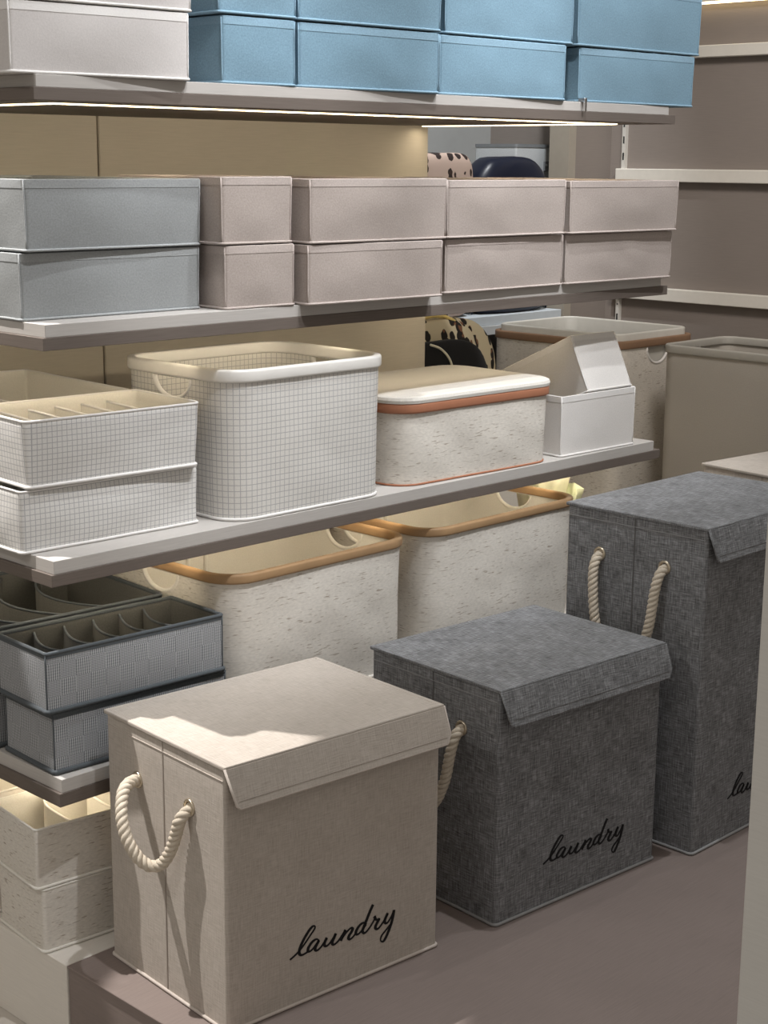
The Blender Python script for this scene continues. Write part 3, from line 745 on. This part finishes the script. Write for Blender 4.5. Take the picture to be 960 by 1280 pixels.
def pillow(name, cx, cy, w, d, h, mat, parent, e=.55, ez=.7, seed=0, wr=.006, nu=36, nv=20, flat=True):
    """soft superellipsoid standing on z = 0"""
    bm = bmesh.new(); rows = []
    def sp(c, p): return math.copysign(abs(c) ** p, c)
    for j in range(nv + 1):
        ph = -math.pi / 2 + math.pi * j / nv; row = []
        for i in range(nu):
            th = 2 * math.pi * i / nu
            ex = ez if ph > 0 else .25
            p = Vector((w / 2 * sp(math.cos(ph), ex) * sp(math.cos(th), e), d / 2 * sp(math.cos(ph), ex) * sp(math.sin(th), e), h / 2 * sp(math.sin(ph), ex) + h / 2))
            k = noise.noise(p * 9 + Vector((seed, 0, 0))) * wr + noise.noise(p * 22 + Vector((seed, 5, 0))) * wr * .4
            dr = Vector((p.x, p.y, 0)); dr = dr.normalized() if dr.length > 1e-6 else Vector((0, 0, 0))
            p += dr * k + Vector((0, 0, k * .5 if p.z > h * .2 else 0)); p.z = max(p.z, 0)
            row.append(p + Vector((cx, cy, 0)))
        rows.append(row)
    V = [[bm.verts.new(p) for p in row] for row in rows[1:-1]]
    for j in range(len(V) - 1):
        for i in range(nu): bm.faces.new((V[j][i], V[j][(i + 1) % nu], V[j + 1][(i + 1) % nu], V[j + 1][i]))
    bm.faces.new(list(reversed(V[0]))); bm.faces.new(V[-1])
    return mesh_obj(name, bm, mat, parent, True)
def arc(w, h, y, n=20, e=.75):
    out = []
    for k in range(n + 1):
        a_ = math.pi * k / n; c, s = math.cos(a_), math.sin(a_)
        out.append(Vector((-w / 2 * math.copysign(abs(c) ** e, c), y, h * abs(s) ** e)))
    return out
# leopard backpack and black backpack on the lower rear shelf
box('bag_stand', 2.86, 3.36, 2.655, 2.90, FLOOR, .40, 'base_light', bev=.002)
tag(bpy.data.objects['bag_stand'], 'pale plinth behind the back panel carrying the two backpacks', 'stand')
t = thing('backpack', 'cream leopard-print backpack with yellow zip piping', 'backpack', (3.085, 2.825, .40), 0, 'bags behind the shelving')
pillow('body', 0, .0, .46, .10, .412, 'leopard_cream', t, .6, .62, 3, .003)
pillow('front_panel', -.05, -.025, .37, .085, .416, 'leopard_cream', t, .55, .6, 8, .003)
tube('zip_piping', [p + Vector((-.05, 0, .003)) for p in arc(.376, .420, -.042)], .005, 'gold_zip', t)
tube('side_piping', [p + Vector((0, 0, .003)) for p in arc(.465, .408, .0)], .003, 'cream_tissue', t)
t = thing('backpack', 'black backpack with cream piping in front of the leopard one', 'backpack', (2.96, 2.705, .40), 0, 'bags behind the shelving')
pillow('body', 0, 0, .40, .07, .372, 'black_nylon', t, .6, .6, 5, .004)
tube('zip_piping', catmull([(-.05, -.030, .368), (-.01, -.034, .352), (.022, -.038, .312), (.03, -.038, .23), (.025, -.038, .12)], 6), .003, 'cream_tissue', t)
# bags and crate on the middle rear shelf
t = thing('bag', 'pink leopard-print bag beside the navy bag', 'bag', (3.445, 3.17, .765), 0, 'bags on the rear rack')
pillow('body', 0, 0, .28, .12, .470, 'leopard_pink', t, .5, .28, 6, .005)
tube('zip_piping', [p + Vector((0, 0, .002)) for p in arc(.265, .466, 0, e=.3)], .003, 'black_nylon', t)
t = thing('bag', 'glossy navy blue bag beside the pink leopard bag', 'bag', (3.77, 3.17, .765), 0, 'bags on the rear rack')
pillow('body', 0, 0, .35, .13, .462, 'navy_satin', t, .6, .5, 9, .012)
tube('seam_piping', [p + Vector((0, 0, .002)) for p in arc(.35, .456, -.03, e=.55)], .003, 'navy_satin', t)
t = thing('storage_crate', 'pale grey fabric crate with dark label holder behind the navy bag', 'storage box', (4.055, 3.35, .7655))
sh = Shell(.245, .17, .498, .006, .005, 0, .002, .001, seed=4); sh.build('shell', ('crate_cloth', 'crate_cloth'), t)
sh.band('hem', .985, 1.005, .0015, 'label_gray', t)
bm = bmesh.new(); add_box(bm, .012, .12, -.092, -.084, .418, .448, .001); lb = mesh_obj('label_holder', bm, 'label_gray', t)
bm = bmesh.new(); add_tube(bm, [(.02, -.091, .436), (.02, -.095, .436)], .004, False, 8); mesh_obj('rivet', bm, 'zip_metal', lb)

# pale ruffled fabric beside the far basket
t = thing('ruffled_fabric', 'pale green and cream ruffled fabric peeping out behind the tan-rimmed basket', 'fabric', (2.704, 2.142, z4))
def ruffle(name, cx, cy, z0, h, r0, r1, waves, amp, tilt, mat, seed):
    bm = bmesh.new(); N, Mv = 72, 9; V = []
    for j in range(Mv + 1):
        s = j / Mv; row = []
        for i in range(N):
            a_ = 2 * math.pi * i / N; rr = r0 + (r1 - r0) * s ** 1.5 + amp * s * math.sin(waves * a_ + seed)
            zz = z0 + h * (s ** .8) + amp * .6 * s * math.cos(waves * a_ + 1.3 + seed) + tilt * rr * math.cos(a_)
            row.append(bm.verts.new((cx + rr * math.cos(a_), cy + rr * math.sin(a_), max(zz, .001))))
        V.append(row)
    for j in range(Mv):
        for i in range(N): bm.faces.new((V[j][i], V[j][(i + 1) % N], V[j + 1][(i + 1) % N], V[j + 1][i]))
    bm.faces.new(list(reversed(V[0])))
    o = mesh_obj(name, bm, mat, t, True)
    md = o.modifiers.new('thick', 'SOLIDIFY'); md.thickness = .002
ruffle('cream_frill', .03, .03, .001, .243, .035, .062, 9, .004, .0, 'cream_tissue', 0)
ruffle('green_frill', .0, -.03, .001, .215, .03, .058, 7, .006, .10, 'green_tissue', 1)
